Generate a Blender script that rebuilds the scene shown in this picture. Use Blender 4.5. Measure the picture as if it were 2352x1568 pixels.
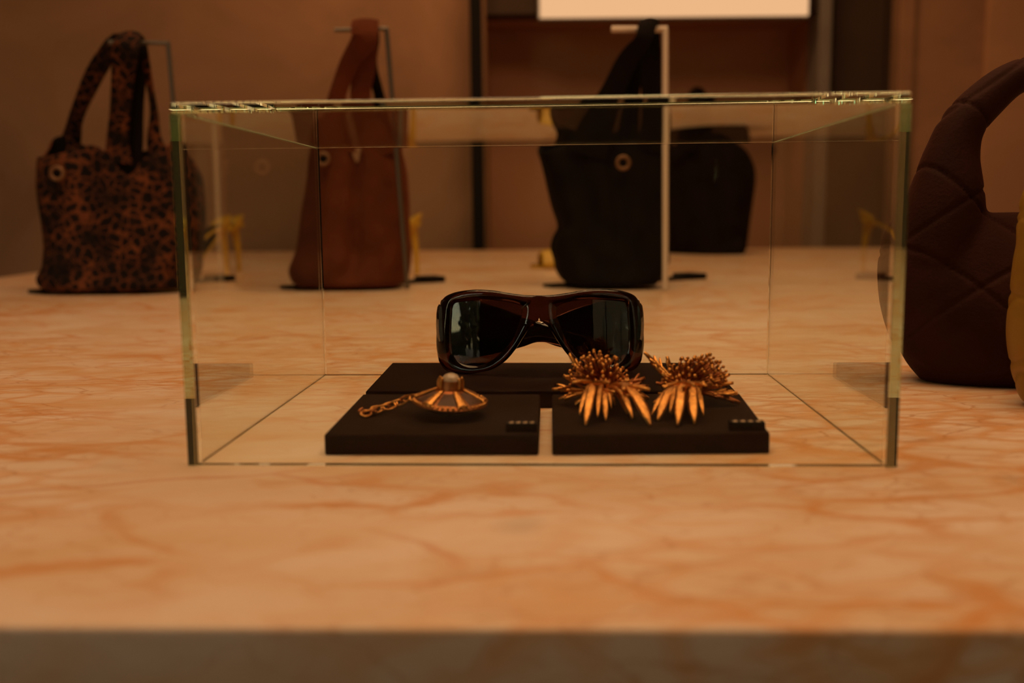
import bpy, bmesh, math, random
import numpy as np
from mathutils import Vector, Matrix, noise

random.seed(7)
S = bpy.context.scene
C = S.collection
for o in list(bpy.data.objects):
    bpy.data.objects.remove(o)

TZ = 0.90                                     # height of the table top above the floor
# ------------------------------------------------------------------ camera
F, CX, CY = 2286.67, 1176.0, 784.0            # 35 mm lens on a 36 mm frame, 2352 px wide
PITCH, ROLL, CH = 0.13073, -0.00968, 0.13075
_f = Vector((0, math.cos(PITCH), -math.sin(PITCH)))
_u0 = Vector((0, math.sin(PITCH), math.cos(PITCH)))
_x = math.cos(ROLL) * Vector((1, 0, 0)) + math.sin(ROLL) * _u0
_u = -math.sin(ROLL) * Vector((1, 0, 0)) + math.cos(ROLL) * _u0
CAM = Vector((0, 0, TZ + CH))
cd = bpy.data.cameras.new('camera')
cam = bpy.data.objects.new('camera', cd)
C.objects.link(cam)
M = Matrix((_x, _u, -_f)).transposed().to_4x4()
M.translation = CAM
cam.matrix_world = M
cd.sensor_width = 36.0
cd.lens = 35.0
cd.clip_start = 0.01
cd.dof.use_dof = True
cd.dof.focus_distance = 0.725
cd.dof.aperture_fstop = 5.0
S.camera = cam

# ------------------------------------------------------------------ world, lights, exposure
w = bpy.data.worlds.new('world')
S.world = w
w.use_nodes = True
nt = w.node_tree
bg = nt.nodes['Background']
sky = nt.nodes.new('ShaderNodeTexSky')
sky.sky_type = 'NISHITA'
sky.sun_disc = False
sky.sun_elevation = math.radians(42)
sky.sun_rotation = math.radians(60)
hs = nt.nodes.new('ShaderNodeHueSaturation')
hs.inputs['Saturation'].default_value = 0.8
nt.links.new(sky.outputs[0], hs.inputs['Color'])
wb = nt.nodes.new('ShaderNodeMix')              # warm white balance of the photograph
wb.data_type = 'RGBA'
wb.blend_type = 'MULTIPLY'
wb.inputs['Factor'].default_value = 1.0
wb.inputs['B'].default_value = (1.0, 0.75, 0.44, 1)
nt.links.new(hs.outputs[0], wb.inputs['A'])
nt.links.new(wb.outputs['Result'], bg.inputs['Color'])
bg.inputs['Strength'].default_value = 0.85


def area(name, loc, sx, sy, power, col, aim=None):
    l = bpy.data.lights.new(name, 'AREA')
    l.shape = 'RECTANGLE'
    l.size, l.size_y = sx, sy
    l.energy = power
    l.color = col
    o = bpy.data.objects.new(name, l)
    C.objects.link(o)
    o.location = loc
    if aim:
        o.rotation_euler = (Vector(aim) - Vector(loc)).to_track_quat('-Z', 'Y').to_euler()
    return o


WARM = (1.0, 0.56, 0.275)
area('ceiling_light_main', (0.1, 0.72, TZ + 2.02), 2.0, 1.4, 35, WARM)
area('ceiling_light_back', (0.05, 2.75, TZ + 2.02), 1.0, 0.3, 12, (1.0, 0.50, 0.215), (0.05, 3.75, TZ + .10))

S.view_settings.view_transform = 'Standard'
S.view_settings.look = 'None'
S.view_settings.exposure = 0.0
S.view_settings.gamma = 1.0
S.view_settings.use_curve_mapping = False
S.cycles.use_denoising = True
S.cycles.blur_glossy = 0.0
S.cycles.max_bounces = 48
S.cycles.transmission_bounces = 32
S.cycles.glossy_bounces = 40
S.cycles.diffuse_bounces = 5
S.cycles.transparent_max_bounces = 24
S.cycles.caustics_refractive = True
S.cycles.caustics_reflective = True
S.cycles.sample_clamp_indirect = 8.0


# ------------------------------------------------------------------ where a sight line meets the place
def ray(px, py):
    return _f + _x * ((px - CX) / F) - _u * ((py - CY) / F)


def P(px, py, z=0.0):                          # on a horizontal plane z above the table top
    d = ray(px, py)
    return CAM + d * ((TZ + z - CAM.z) / d.z)


def A(px, py, Y):                              # on the vertical plane y = Y
    d = ray(px, py)
    return CAM + d * (Y / d.y)


# ------------------------------------------------------------------ helpers
ORG = {}


def tag(o, label=None, cat=None, group=None, kind=None):
    if label: o['label'] = label
    if cat: o['category'] = cat
    if group: o['group'] = group
    if kind: o['kind'] = kind
    return o


def thing(name, loc, label, cat, group=None):
    o = bpy.data.objects.new(name, None)
    o.empty_display_size = 0.02
    C.objects.link(o)
    o.location = loc
    ORG[o.name] = Vector(loc)
    return tag(o, label, cat, group)


def obj(name, verts, faces, mat, parent=None, smooth=True, mats=None, fmat=None, label=None, origin=None, sharp=None):
    vs = [Vector(v) for v in verts]
    if parent is not None:
        off = ORG[parent.name]
    elif origin is not None:
        off = Vector(origin)
    else:
        lo = [min(v[i] for v in vs) for i in range(3)]
        hi = [max(v[i] for v in vs) for i in range(3)]
        off = Vector(((lo[0] + hi[0]) / 2, (lo[1] + hi[1]) / 2, lo[2]))
    me = bpy.data.meshes.new(name)
    me.from_pydata([tuple(v - off) for v in vs], [], faces)
    for m in (mats or [mat]):
        me.materials.append(m)
    if fmat:
        for p, k in zip(me.polygons, fmat):
            p.material_index = k
    if smooth:
        for p in me.polygons:
            p.use_smooth = True
        if sharp:
            me.set_sharp_from_angle(angle=math.radians(sharp))
    me.update()
    o = bpy.data.objects.new(name, me)
    C.objects.link(o)
    if parent is not None:
        o.parent = parent
        ORG[o.name] = off                      # sub-parts share the thing's origin
    else:
        o.location = off
        ORG[o.name] = off
    if label: o['label'] = label
    return o


def from_bm(bm):
    bm.verts.ensure_lookup_table()
    bm.verts.index_update()
    v = [tuple(x.co) for x in bm.verts]
    f = [[x.index for x in p.verts] for p in bm.faces]
    bm.free()
    return v, f


def merge(*parts):
    V, Fc = [], []
    for v, f in parts:
        n = len(V)
        V += [tuple(x) for x in v]
        Fc += [[i + n for i in q] for q in f]
    return V, Fc


def boxm(sx, sy, sz, bev=0.0, seg=2, mat4=None):
    bm = bmesh.new()
    bmesh.ops.create_cube(bm, size=1.0)
    for v in bm.verts:
        v.co = Vector((v.co.x * sx, v.co.y * sy, v.co.z * sz))
    if bev > 0:
        bmesh.ops.bevel(bm, geom=list(bm.edges), offset=bev, segments=seg, profile=0.5, affect='EDGES')
    if mat4 is not None:
        bmesh.ops.transform(bm, matrix=mat4, verts=bm.verts)
    return from_bm(bm)


def box_at(x0, x1, y0, y1, z0, z1, bev=0.0, seg=2):
    return boxm(x1 - x0, y1 - y0, z1 - z0, bev, seg, Matrix.Translation(((x0 + x1) / 2, (y0 + y1) / 2, (z0 + z1) / 2)))


def prism(poly, z0, z1, bev=0.0, seg=2):
    bm = bmesh.new()
    b = [bm.verts.new((p[0], p[1], z0)) for p in poly]
    t = [bm.verts.new((p[0], p[1], z1)) for p in poly]
    n = len(poly)
    bm.faces.new(list(reversed(b)))
    bm.faces.new(t)
    for i in range(n):
        bm.faces.new((b[i], b[(i + 1) % n], t[(i + 1) % n], t[i]))
    bm.normal_update()
    if bev > 0:
        bmesh.ops.bevel(bm, geom=list(bm.edges), offset=bev, segments=seg, profile=0.5, affect='EDGES')
    return from_bm(bm)


def catmull(pts, n):
    P_ = [np.array(p, float) for p in pts]
    P_ = [2 * P_[0] - P_[1]] + P_ + [2 * P_[-1] - P_[-2]]
    out = []
    m = len(P_) - 3
    for k in range(n):
        t = k / (n - 1) * m
        i = min(int(t), m - 1)
        t -= i
        a, b, c, d = P_[i:i + 4]
        out.append(0.5 * (2 * b + (c - a) * t + (2 * a - 5 * b + 4 * c - d) * t * t + (3 * b - a - 3 * c + d) * t ** 3))
    return out


def tube(pts, radii, seg=10, n=None, closed=False, flat=1.0, up=None):
    """sweep an ellipse (radius, radius*flat) along pts"""
    if n:
        data = catmull([list(p) + [r] for p, r in zip(pts, radii)], n)
        pts = [Vector(d[:3]) for d in data]
        radii = [max(1e-5, d[3]) for d in data]
    else:
        pts = [Vector(p) for p in pts]
    V, Fc = [], []
    m = len(pts)
    u = Vector(up) if up is not None else None
    for i, p in enumerate(pts):
        if closed:
            t = (pts[(i + 1) % m] - pts[i - 1]).normalized()
        else:
            t = (pts[min(i + 1, m - 1)] - pts[max(i - 1, 0)]).normalized()
        if u is None:
            u = t.orthogonal()
        u = (u - t * u.dot(t)).normalized()
        b = t.cross(u)
        for k in range(seg):
            a = 2 * math.pi * k / seg
            V.append(p + (u * math.cos(a) + b * math.sin(a) * flat) * radii[i])
    for i in range(m if closed else m - 1):
        j = (i + 1) % m
        for k in range(seg):
            l = (k + 1) % seg
            Fc.append([i * seg + k, i * seg + l, j * seg + l, j * seg + k])
    if not closed:
        Fc.append([k for k in reversed(range(seg))])
        Fc.append([(m - 1) * seg + k for k in range(seg)])
    return V, Fc


def lathe(profile, seg=32, mat4=None):
    V, Fc = [], []
    rings = []
    for r, z in profile:
        if r < 1e-7:
            rings.append([len(V)])
            V.append(Vector((0, 0, z)))
        else:
            rings.append(list(range(len(V), len(V) + seg)))
            for k in range(seg):
                a = 2 * math.pi * k / seg
                V.append(Vector((r * math.cos(a), r * math.sin(a), z)))
    for a, b in zip(rings, rings[1:]):
        for k in range(seg):
            l = (k + 1) % seg
            if len(a) == 1 and len(b) == 1:
                continue
            if len(a) == 1:
                Fc.append([a[0], b[l], b[k]])
            elif len(b) == 1:
                Fc.append([a[k], a[l], b[0]])
            else:
                Fc.append([a[k], a[l], b[l], b[k]])
    if mat4 is not None:
        V = [mat4 @ v for v in V]
    return V, Fc


def ico(r, loc, sub=1):
    bm = bmesh.new()
    bmesh.ops.create_icosphere(bm, subdivisions=sub, radius=r)
    bmesh.ops.translate(bm, verts=bm.verts, vec=Vector(loc))
    return from_bm(bm)


# ------------------------------------------------------------------ materials
def mat(name, col, rough=0.5, metal=0.0, spec=0.5, bump=0.0, bscale=200.0, var=0.0, vscale=8.0, sheen=0.0, **kw):
    m = bpy.data.materials.new(name)
    m.use_nodes = True
    n = m.node_tree
    b = n.nodes['Principled BSDF']
    b.inputs['Base Color'].default_value = (*col, 1)
    b.inputs['Roughness'].default_value = rough
    b.inputs['Metallic'].default_value = metal
    b.inputs['Specular IOR Level'].default_value = spec
    if sheen:
        b.inputs['Sheen Weight'].default_value = sheen
        b.inputs['Sheen Roughness'].default_value = 0.4
        b.inputs['Sheen Tint'].default_value = (*[min(1, c * 4) for c in col], 1)
    tc = n.nodes.new('ShaderNodeTexCoord')
    if var:
        t = n.nodes.new('ShaderNodeTexNoise')
        t.inputs['Scale'].default_value = vscale
        t.inputs['Detail'].default_value = 6
        n.links.new(tc.outputs['Object'], t.inputs['Vector'])
        r = n.nodes.new('ShaderNodeValToRGB')
        r.color_ramp.elements[0].position = 0.3
        r.color_ramp.elements[1].position = 0.7
        r.color_ramp.elements[0].color = (*[c * (1 - var) for c in col], 1)
        r.color_ramp.elements[1].color = (*[min(1, c * (1 + var)) for c in col], 1)
        n.links.new(t.outputs['Fac'], r.inputs['Fac'])
        n.links.new(r.outputs['Color'], b.inputs['Base Color'])
    if bump:
        t2 = n.nodes.new('ShaderNodeTexNoise')
        t2.inputs['Scale'].default_value = bscale
        t2.inputs['Detail'].default_value = 4
        n.links.new(tc.outputs['Object'], t2.inputs['Vector'])
        bp = n.nodes.new('ShaderNodeBump')
        bp.inputs['Strength'].default_value = bump
        bp.inputs['Distance'].default_value = 0.002
        n.links.new(t2.outputs['Fac'], bp.inputs['Height'])
        n.links.new(bp.outputs['Normal'], b.inputs['Normal'])
    return m


def marble():
    m = bpy.data.materials.new('cream_marble_orange_veins')
    m.use_nodes = True
    n = m.node_tree
    L = n.links.new
    b = n.nodes['Principled BSDF']
    tc = n.nodes.new('ShaderNodeTexCoord')
    mp = n.nodes.new('ShaderNodeMapping')
    mp.inputs['Rotation'].default_value = (0.5, 0.35, math.radians(-38))
    mp.inputs['Scale'].default_value = (1.0, 1.9, 1.5)
    L(tc.outputs['Object'], mp.inputs['Vector'])

    def noise_(scale, detail, src, dist=0.0):
        t = n.nodes.new('ShaderNodeTexNoise')
        t.inputs['Scale'].default_value = scale
        t.inputs['Detail'].default_value = detail
        t.inputs['Distortion'].default_value = dist
        L(src, t.inputs['Vector'])
        return t

    def math_(op, a, bval):
        t = n.nodes.new('ShaderNodeMath')
        t.operation = op
        for i, q in enumerate((a, bval)):
            if isinstance(q, (int, float)):
                t.inputs[i].default_value = q
            else:
                L(q, t.inputs[i])
        return t.outputs[0]

    def warp(scale, amt):
        t = noise_(scale, 5, mp.outputs[0])
        s = n.nodes.new('ShaderNodeVectorMath'); s.operation = 'SUBTRACT'
        s.inputs[1].default_value = (0.5, 0.5, 0.5)
        L(t.outputs['Color'], s.inputs[0])
        k = n.nodes.new('ShaderNodeVectorMath'); k.operation = 'SCALE'
        k.inputs['Scale'].default_value = amt
        L(s.outputs[0], k.inputs[0])
        a = n.nodes.new('ShaderNodeVectorMath'); a.operation = 'ADD'
        L(mp.outputs[0], a.inputs[0]); L(k.outputs[0], a.inputs[1])
        return a.outputs[0]

    def veins(scale, width, wscale, amt):
        v = n.nodes.new('ShaderNodeTexVoronoi')
        v.feature = 'DISTANCE_TO_EDGE'
        v.inputs['Scale'].default_value = scale
        L(warp(wscale, amt), v.inputs['Vector'])
        r = n.nodes.new('ShaderNodeMapRange')
        r.interpolation_type = 'SMOOTHSTEP'
        r.inputs['From Min'].default_value = 0.0
        r.inputs['From Max'].default_value = width
        r.inputs['To Min'].default_value = 1.0
        r.inputs['To Max'].default_value = 0.0
        L(v.outputs['Distance'], r.inputs['Value'])
        return r.outputs[0]

    base = n.nodes.new('ShaderNodeValToRGB')
    base.color_ramp.elements[0].position = 0.34
    base.color_ramp.elements[1].position = 0.62
    base.color_ramp.elements[0].color = (0.76, 0.555, 0.35, 1)
    base.color_ramp.elements[1].color = (0.83, 0.69, 0.54, 1)
    L(noise_(9, 7, mp.outputs[0], 0.6).outputs['Fac'], base.inputs['Fac'])

    def mix(col_in, fac, col):
        x = n.nodes.new('ShaderNodeMix')
        x.data_type = 'RGBA'
        L(fac, x.inputs['Factor'])
        L(col_in, x.inputs['A'])
        x.inputs['B'].default_value = (*col, 1)
        return x.outputs['Result']

    c = base.outputs['Color']
    gate = noise_(5, 3, tc.outputs['Object']).outputs['Fac']
    g1 = n.nodes.new('ShaderNodeMapRange')
    g1.inputs['From Min'].default_value = 0.36; g1.inputs['From Max'].default_value = 0.62
    L(gate, g1.inputs['Value'])
    g4 = n.nodes.new('ShaderNodeMapRange')
    g4.inputs['From Min'].default_value = 0.62; g4.inputs['From Max'].default_value = 0.40
    L(noise_(6.5, 3, mp.outputs[0]).outputs['Fac'], g4.inputs['Value'])
    c = mix(c, math_('MULTIPLY', math_('MULTIPLY', veins(21, 0.20, 11, 0.055), g1.outputs[0]), 0.75), (0.72, 0.38, 0.14))
    c = mix(c, math_('MULTIPLY', math_('MULTIPLY', veins(9.5, 0.085, 8, 0.13), g4.outputs[0]), 0.8), (0.68, 0.31, 0.09))
    g2 = n.nodes.new('ShaderNodeMapRange')
    g2.inputs['From Min'].default_value = 0.5; g2.inputs['From Max'].default_value = 0.66
    L(noise_(3.2, 2, mp.outputs[0]).outputs['Fac'], g2.inputs['Value'])
    c = mix(c, math_('MULTIPLY', math_('MULTIPLY', veins(3.4, 0.024, 7, 0.10), g2.outputs[0]), 0.85), (0.62, 0.22, 0.06))
    # fine hairlines running across the slab
    mp2 = n.nodes.new('ShaderNodeMapping')
    mp2.inputs['Rotation'].default_value = (0.2, 0.1, math.radians(-7))
    mp2.inputs['Scale'].default_value = (1.0, 3.2, 3.0)
    L(tc.outputs['Object'], mp2.inputs['Vector'])
    mp = mp2
    c = mix(c, math_('MULTIPLY', math_('MULTIPLY', veins(15, 0.035, 9, 0.08), g1.outputs[0]), 0.75), (0.55, 0.27, 0.10))
    c = mix(c, math_('MULTIPLY', math_('MULTIPLY', veins(34, 0.07, 18, 0.035), g4.outputs[0]), 0.5), (0.60, 0.32, 0.13))
    # a few grey stains
    g3 = n.nodes.new('ShaderNodeMapRange')
    g3.inputs['From Min'].default_value = 0.66; g3.inputs['From Max'].default_value = 0.80
    L(noise_(11, 2, tc.outputs['Object']).outputs['Fac'], g3.inputs['Value'])
    c = mix(c, math_('MULTIPLY', g3.outputs[0], 0.5), (0.42, 0.36, 0.28))
    L(c, b.inputs['Base Color'])
    b.inputs['Roughness'].default_value = 0.34
    b.inputs['Specular IOR Level'].default_value = 0.4
    return m


def plaster(name, dark, light, scale=1.3):
    m = mat(name, light, rough=0.8, spec=0.2, bump=0.15, bscale=35)
    n = m.node_tree
    b = n.nodes['Principled BSDF']
    tc = next(x for x in n.nodes if x.type == 'TEX_COORD')
    t = n.nodes.new('ShaderNodeTexNoise')
    t.inputs['Scale'].default_value = scale
    t.inputs['Detail'].default_value = 8
    t.inputs['Roughness'].default_value = 0.6
    t.inputs['Distortion'].default_value = 0.8
    n.links.new(tc.outputs['Object'], t.inputs['Vector'])
    r = n.nodes.new('ShaderNodeValToRGB')
    r.color_ramp.elements[0].position = 0.35
    r.color_ramp.elements[1].position = 0.65
    r.color_ramp.elements[0].color = (*dark, 1)
    r.color_ramp.elements[1].color = (*light, 1)
    n.links.new(t.outputs['Fac'], r.inputs['Fac'])
    n.links.new(r.outputs['Color'], b.inputs['Base Color'])
    return m


def leopard():
    m = mat('leopard_print_suede', (0.3, 0.1, 0.03), rough=0.85, spec=0.15, bump=0.25, bscale=300)
    n = m.node_tree
    L = n.links.new
    b = n.nodes['Principled BSDF']
    tc = next(x for x in n.nodes if x.type == 'TEX_COORD')
    nz = n.nodes.new('ShaderNodeTexNoise')
    nz.inputs['Scale'].default_value = 38
    nz.inputs['Detail'].default_value = 3
    L(tc.outputs['Object'], nz.inputs['Vector'])
    s = n.nodes.new('ShaderNodeVectorMath'); s.operation = 'SCALE'
    s.inputs['Scale'].default_value = 0.022
    L(nz.outputs['Color'], s.inputs[0])
    a = n.nodes.new('ShaderNodeVectorMath'); a.operation = 'ADD'
    L(tc.outputs['Object'], a.inputs[0]); L(s.outputs[0], a.inputs[1])
    v = n.nodes.new('ShaderNodeTexVoronoi')
    v.feature = 'DISTANCE_TO_EDGE'
    v.inputs['Scale'].default_value = 62
    L(a.outputs[0], v.inputs['Vector'])
    big = n.nodes.new('ShaderNodeTexNoise')
    big.inputs['Scale'].default_value = 21
    L(tc.outputs['Object'], big.inputs['Vector'])
    ad = n.nodes.new('ShaderNodeMath'); ad.operation = 'MULTIPLY_ADD'
    ad.inputs[1].default_value = 0.42; ad.inputs[2].default_value = -0.145
    L(big.outputs['Fac'], ad.inputs[0])
    sm = n.nodes.new('ShaderNodeMath'); sm.operation = 'ADD'
    L(v.outputs['Distance'], sm.inputs[0]); L(ad.outputs[0], sm.inputs[1])
    r = n.nodes.new('ShaderNodeValToRGB')
    e = r.color_ramp.elements
    e[0].position = 0.0; e[0].color = (0.17, 0.056, 0.020, 1)
    e[1].position = 0.34; e[1].color = (0.008, 0.005, 0.004, 1)
    x = e.new(0.10); x.color = (0.115, 0.035, 0.013, 1)
    x = e.new(0.16); x.color = (0.016, 0.009, 0.007, 1)
    L(sm.outputs[0], r.inputs['Fac'])
    L(r.outputs['Color'], b.inputs['Base Color'])
    return m


def glass(name='clear_green_edged_glass', ior=1.5):
    m = bpy.data.materials.new(name)
    m.use_nodes = True
    n = m.node_tree
    n.nodes.remove(n.nodes['Principled BSDF'])
    g = n.nodes.new('ShaderNodeBsdfGlass')
    g.inputs['Color'].default_value = (0.985, 1, 0.985, 1)
    g.inputs['Roughness'].default_value = 0.0
    g.inputs['IOR'].default_value = ior
    va = n.nodes.new('ShaderNodeVolumeAbsorption')
    va.inputs['Color'].default_value = (0.86, 0.91, 0.84, 1)
    va.inputs['Density'].default_value = 4.5
    out = n.nodes['Material Output']
    n.links.new(g.outputs[0], out.inputs['Surface'])
    n.links.new(va.outputs[0], out.inputs['Volume'])
    return m


def glass_edge(name, fac):
    """cut edge of the glass: clear with a seamed, slightly milky grind"""
    m = glass()
    m.name = name
    n = m.node_tree
    g = next(x for x in n.nodes if x.type == 'BSDF_GLASS')
    out = n.nodes['Material Output']
    d = n.nodes.new('ShaderNodeBsdfDiffuse')
    d.inputs['Color'].default_value = (0.50, 0.50, 0.36, 1)
    t = n.nodes.new('ShaderNodeBsdfTranslucent')
    t.inputs['Color'].default_value = (0.50, 0.50, 0.36, 1)
    a = n.nodes.new('ShaderNodeMixShader')
    n.links.new(d.outputs[0], a.inputs[1]); n.links.new(t.outputs[0], a.inputs[2])
    x = n.nodes.new('ShaderNodeMixShader')
    x.inputs['Fac'].default_value = fac
    n.links.new(g.outputs[0], x.inputs[1]); n.links.new(a.outputs[0], x.inputs[2])
    n.links.new(x.outputs[0], out.inputs['Surface'])
    return m


def tinted_lens():
    m = bpy.data.materials.new('dark_red_brown_lens')
    m.use_nodes = True
    n = m.node_tree
    n.nodes.remove(n.nodes['Principled BSDF'])
    t = n.nodes.new('ShaderNodeBsdfTransparent')
    t.inputs['Color'].default_value = (0.20, 0.12, 0.10, 1)
    g = n.nodes.new('ShaderNodeBsdfGlossy')
    g.inputs['Roughness'].default_value = 0.0
    fr = n.nodes.new('ShaderNodeFresnel')
    fr.inputs['IOR'].default_value = 1.5
    mx = n.nodes.new('ShaderNodeMixShader')
    L = n.links.new
    L(fr.outputs[0], mx.inputs['Fac']); L(t.outputs[0], mx.inputs[1]); L(g.outputs[0], mx.inputs[2])
    L(mx.outputs[0], n.nodes['Material Output'].inputs['Surface'])
    return m


def acetate():
    m = bpy.data.materials.new('translucent_brown_acetate')
    m.use_nodes = True
    b = m.node_tree.nodes['Principled BSDF']
    b.inputs['Base Color'].default_value = (0.05, 0.014, 0.008, 1)
    b.inputs['Transmission Weight'].default_value = 0.93
    b.inputs['Roughness'].default_value = 0.04
    b.inputs['IOR'].default_value = 1.48
    return m


def emit(name, col, strength):
    m = bpy.data.materials.new(name)
    m.use_nodes = True
    n = m.node_tree
    n.nodes.remove(n.nodes['Principled BSDF'])
    e = n.nodes.new('ShaderNodeEmission')
    e.inputs['Color'].default_value = (*col, 1)
    e.inputs['Strength'].default_value = strength
    n.links.new(e.outputs[0], n.nodes['Material Output'].inputs['Surface'])
    return m


MARBLE = marble()
WALL = plaster('brown_plaster', (0.27, 0.153, 0.084), (0.42, 0.237, 0.13))
PALEWALL = plaster('pale_brown_panel', (0.45, 0.25, 0.135), (0.58, 0.325, 0.175))
WALL_R = plaster('red_brown_plaster', (0.37, 0.19, 0.105), (0.48, 0.25, 0.14))
DARKWALL = plaster('dark_brown_panel', (0.045, 0.03, 0.02), (0.07, 0.045, 0.03))
FRONTW = plaster('dim_brown_plaster', (0.10, 0.075, 0.055), (0.15, 0.115, 0.085))
GREYTRIM = mat('grey_trim_paint', (0.20, 0.175, 0.145), 0.55, var=0.1)
BLACKMETAL = mat('black_metal', (0.006, 0.005, 0.004), 0.7, spec=0.15)
FLOORM = plaster('grey_brown_concrete_floor', (0.16, 0.12, 0.09), (0.24, 0.18, 0.13), 2.0)
CEILM = mat('warm_white_ceiling', (0.35, 0.28, 0.22), 0.9)
GLASS = glass()
GLASS_AR = glass('anti_reflective_glass', 1.2)    # front and back panes mirror almost nothing
GEDGE = glass_edge('cut_glass_edge', 0.10)
GLUED = glass_edge('glued_glass_edge', 0.6)
LENS = tinted_lens()
ACET = acetate()
PLINTH = mat('dark_brown_leather_board', (0.0185, 0.0085, 0.0064), 0.65, spec=0.04, bump=0.12, bscale=900, var=0.12, vscale=60)
TAGM = mat('black_tag_plastic', (0.006, 0.004, 0.003), 0.6, spec=0.06)
PRINT = mat('pale_gold_tag_print', (0.55, 0.40, 0.24), 0.5)
LEO = leopard()
LINING = mat('black_bag_lining', (0.008, 0.006, 0.005), 0.9, spec=0.1)
RUST = mat('rust_brown_suede', (0.105, 0.028, 0.011), 0.9, spec=0.1, bump=0.25, bscale=260, var=0.22, vscale=22, sheen=0.25)
BLACKS = mat('black_suede', (0.008, 0.006, 0.005), 0.8, spec=0.08, bump=0.3, bscale=260, var=0.3, vscale=25)
DARKB = mat('dark_brown_suede', (0.008, 0.0045, 0.003), 0.8, spec=0.08, bump=0.3, bscale=260, var=0.3, vscale=25)
HOBO = mat('oxblood_brown_velvet', (0.034, 0.0095, 0.005), 0.75, spec=0.12, bump=0.2, bscale=400, var=0.2, vscale=30, sheen=0.35)
YELLOW = mat('mustard_yellow_leather', (0.30, 0.165, 0.016), 0.5, bump=0.1, bscale=300, var=0.1, vscale=30)
SHOEY = mat('bright_yellow_satin', (0.62, 0.38, 0.03), 0.45, var=0.08, vscale=30)
BRASS = mat('pale_brass_eyelet', (0.20, 0.10, 0.042), 0.5, metal=0.4)
STEEL = mat('brushed_steel_rod', (0.16, 0.14, 0.11), 0.4, metal=0.8)
LIT_ROD = mat('rod_painted_as_lit', (0.70, 0.60, 0.46), 0.4)  # panel light falling on the rod, painted into its pale base colour
GOLD = mat('antique_gold', (0.66, 0.31, 0.085), 0.38, metal=1.0, bump=0.35, bscale=700, var=0.3, vscale=220)
GOLD_R = mat('red_brown_gilt', (0.38, 0.135, 0.045), 0.38, metal=0.9, bump=0.3, bscale=700, var=0.35, vscale=200)
STONE = mat('smoky_brown_stone', (0.115, 0.058, 0.036), 0.4, spec=0.12, var=0.3, vscale=150)
PEARL = mat('milky_cabochon', (0.55, 0.42, 0.30), 0.18, spec=0.6, var=0.15, vscale=120)
PANEL = emit('lit_panel', (1.0, 0.56, 0.28), 0.85)

# ------------------------------------------------------------------ the room
X0, X1, Y0, YW, ZC = -3.5, 3.0, -2.6, 3.75, 3.0
AX0, AX1, AYB, AZ = -0.085, 1.125, 4.12, TZ + 0.84    # alcove behind the table


def struct(name, v, f, m, smooth=False):
    return tag(obj(name, v, f, m, smooth=smooth), kind='structure')


struct('floor', *box_at(X0 - .1, X1 + .1, Y0 - .1, AYB + .1, -0.1, 0.0), FLOORM)
struct('ceiling', *box_at(X0 - .1, X1 + .1, Y0 - .1, YW + .1, ZC, ZC + 0.1), CEILM)
struct('wall_left', *box_at(X0 - .1, X0, Y0 - .1, YW + .1, 0, ZC), WALL)
struct('wall_right', *box_at(X1, X1 + .1, Y0 - .1, YW + .1, 0, ZC), WALL)
struct('wall_back', *box_at(X0, AX0, YW, YW + .12, 0, ZC), WALL)
struct('wall_alcove', *merge(box_at(AX0 - .1, AX1 + .1, AYB, AYB + .1, 0, AZ + .3),
                             box_at(AX0 - .1, AX0, YW + .12, AYB, 0, AZ + .3),
                             box_at(AX1, AX1 + .1, YW + .12, AYB, 0, AZ + .3),
                             box_at(AX0, AX1, YW + .12, AYB, AZ, AZ + .1)), WALL_R)
struct('wall_header', *box_at(AX0, AX1, YW, YW + .12, AZ, ZC), DARKWALL)
struct('trim_1', *box_at(AX1, AX1 + 0.045, YW - 0.03, YW + .12, 0, ZC, 0.004), GREYTRIM)
struct('door_1', *merge(box_at(AX1 + .045, 1.42, YW + 0.06, YW + .12, 0, ZC),
                        box_at(AX1 + .075, 1.39, YW + 0.045, YW + .06, 0.15, 1.25, 0.004),
                        box_at(AX1 + .075, 1.39, YW + 0.045, YW + .06, 1.35, 2.6, 0.004)), DARKWALL)
struct('trim_2', *box_at(1.42, 1.475, YW - 0.02, YW + .12, 0, ZC, 0.004), WALL)
struct('wall_back_right', *box_at(1.475, X1, YW, YW + .12, 0, ZC), WALL)
struct('trim_3', *box_at(1.735, X1 - .001, YW - .025, YW - .0005, 0, ZC - .001, 0.004), PALEWALL)
# slim black post at the alcove's corner
pc = A(1100, 560, 3.62)
struct('trim_post', *box_at(pc.x - .022, pc.x + .022, 3.60, 3.64, 0, ZC, 0.003), BLACKMETAL)

# shop front behind the camera, with the street outside (mirrored in the lenses)
WIN = [(-3.48, -2.05), (1.35, 2.9)]
WZ0, WZ1 = 0.35, 2.75
struct('wall_front', *merge(box_at(X0, WIN[0][0], Y0 - .1, Y0, 0, ZC), box_at(WIN[0][1], WIN[1][0], Y0 - .1, Y0, 0, ZC), box_at(WIN[1][1], X1, Y0 - .1, Y0, 0, ZC),
                            *[box_at(a, b, Y0 - .1, Y0, 0, WZ0) for a, b in WIN], *[box_at(a, b, Y0 - .1, Y0, WZ1, ZC) for a, b in WIN]), FRONTW)
for n_, (a, b) in enumerate(WIN):
    struct('window_%d' % (n_ + 1), *merge(box_at(a, b, Y0 - .08, Y0 - .02, WZ0, WZ0 + .05), box_at(a, b, Y0 - .08, Y0 - .02, WZ1 - .05, WZ1),
                                          *[box_at(x, x + .05, Y0 - .08, Y0 - .02, WZ0 + .05, WZ1 - .05) for x in (a, b - .05)]), BLACKMETAL)

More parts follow.
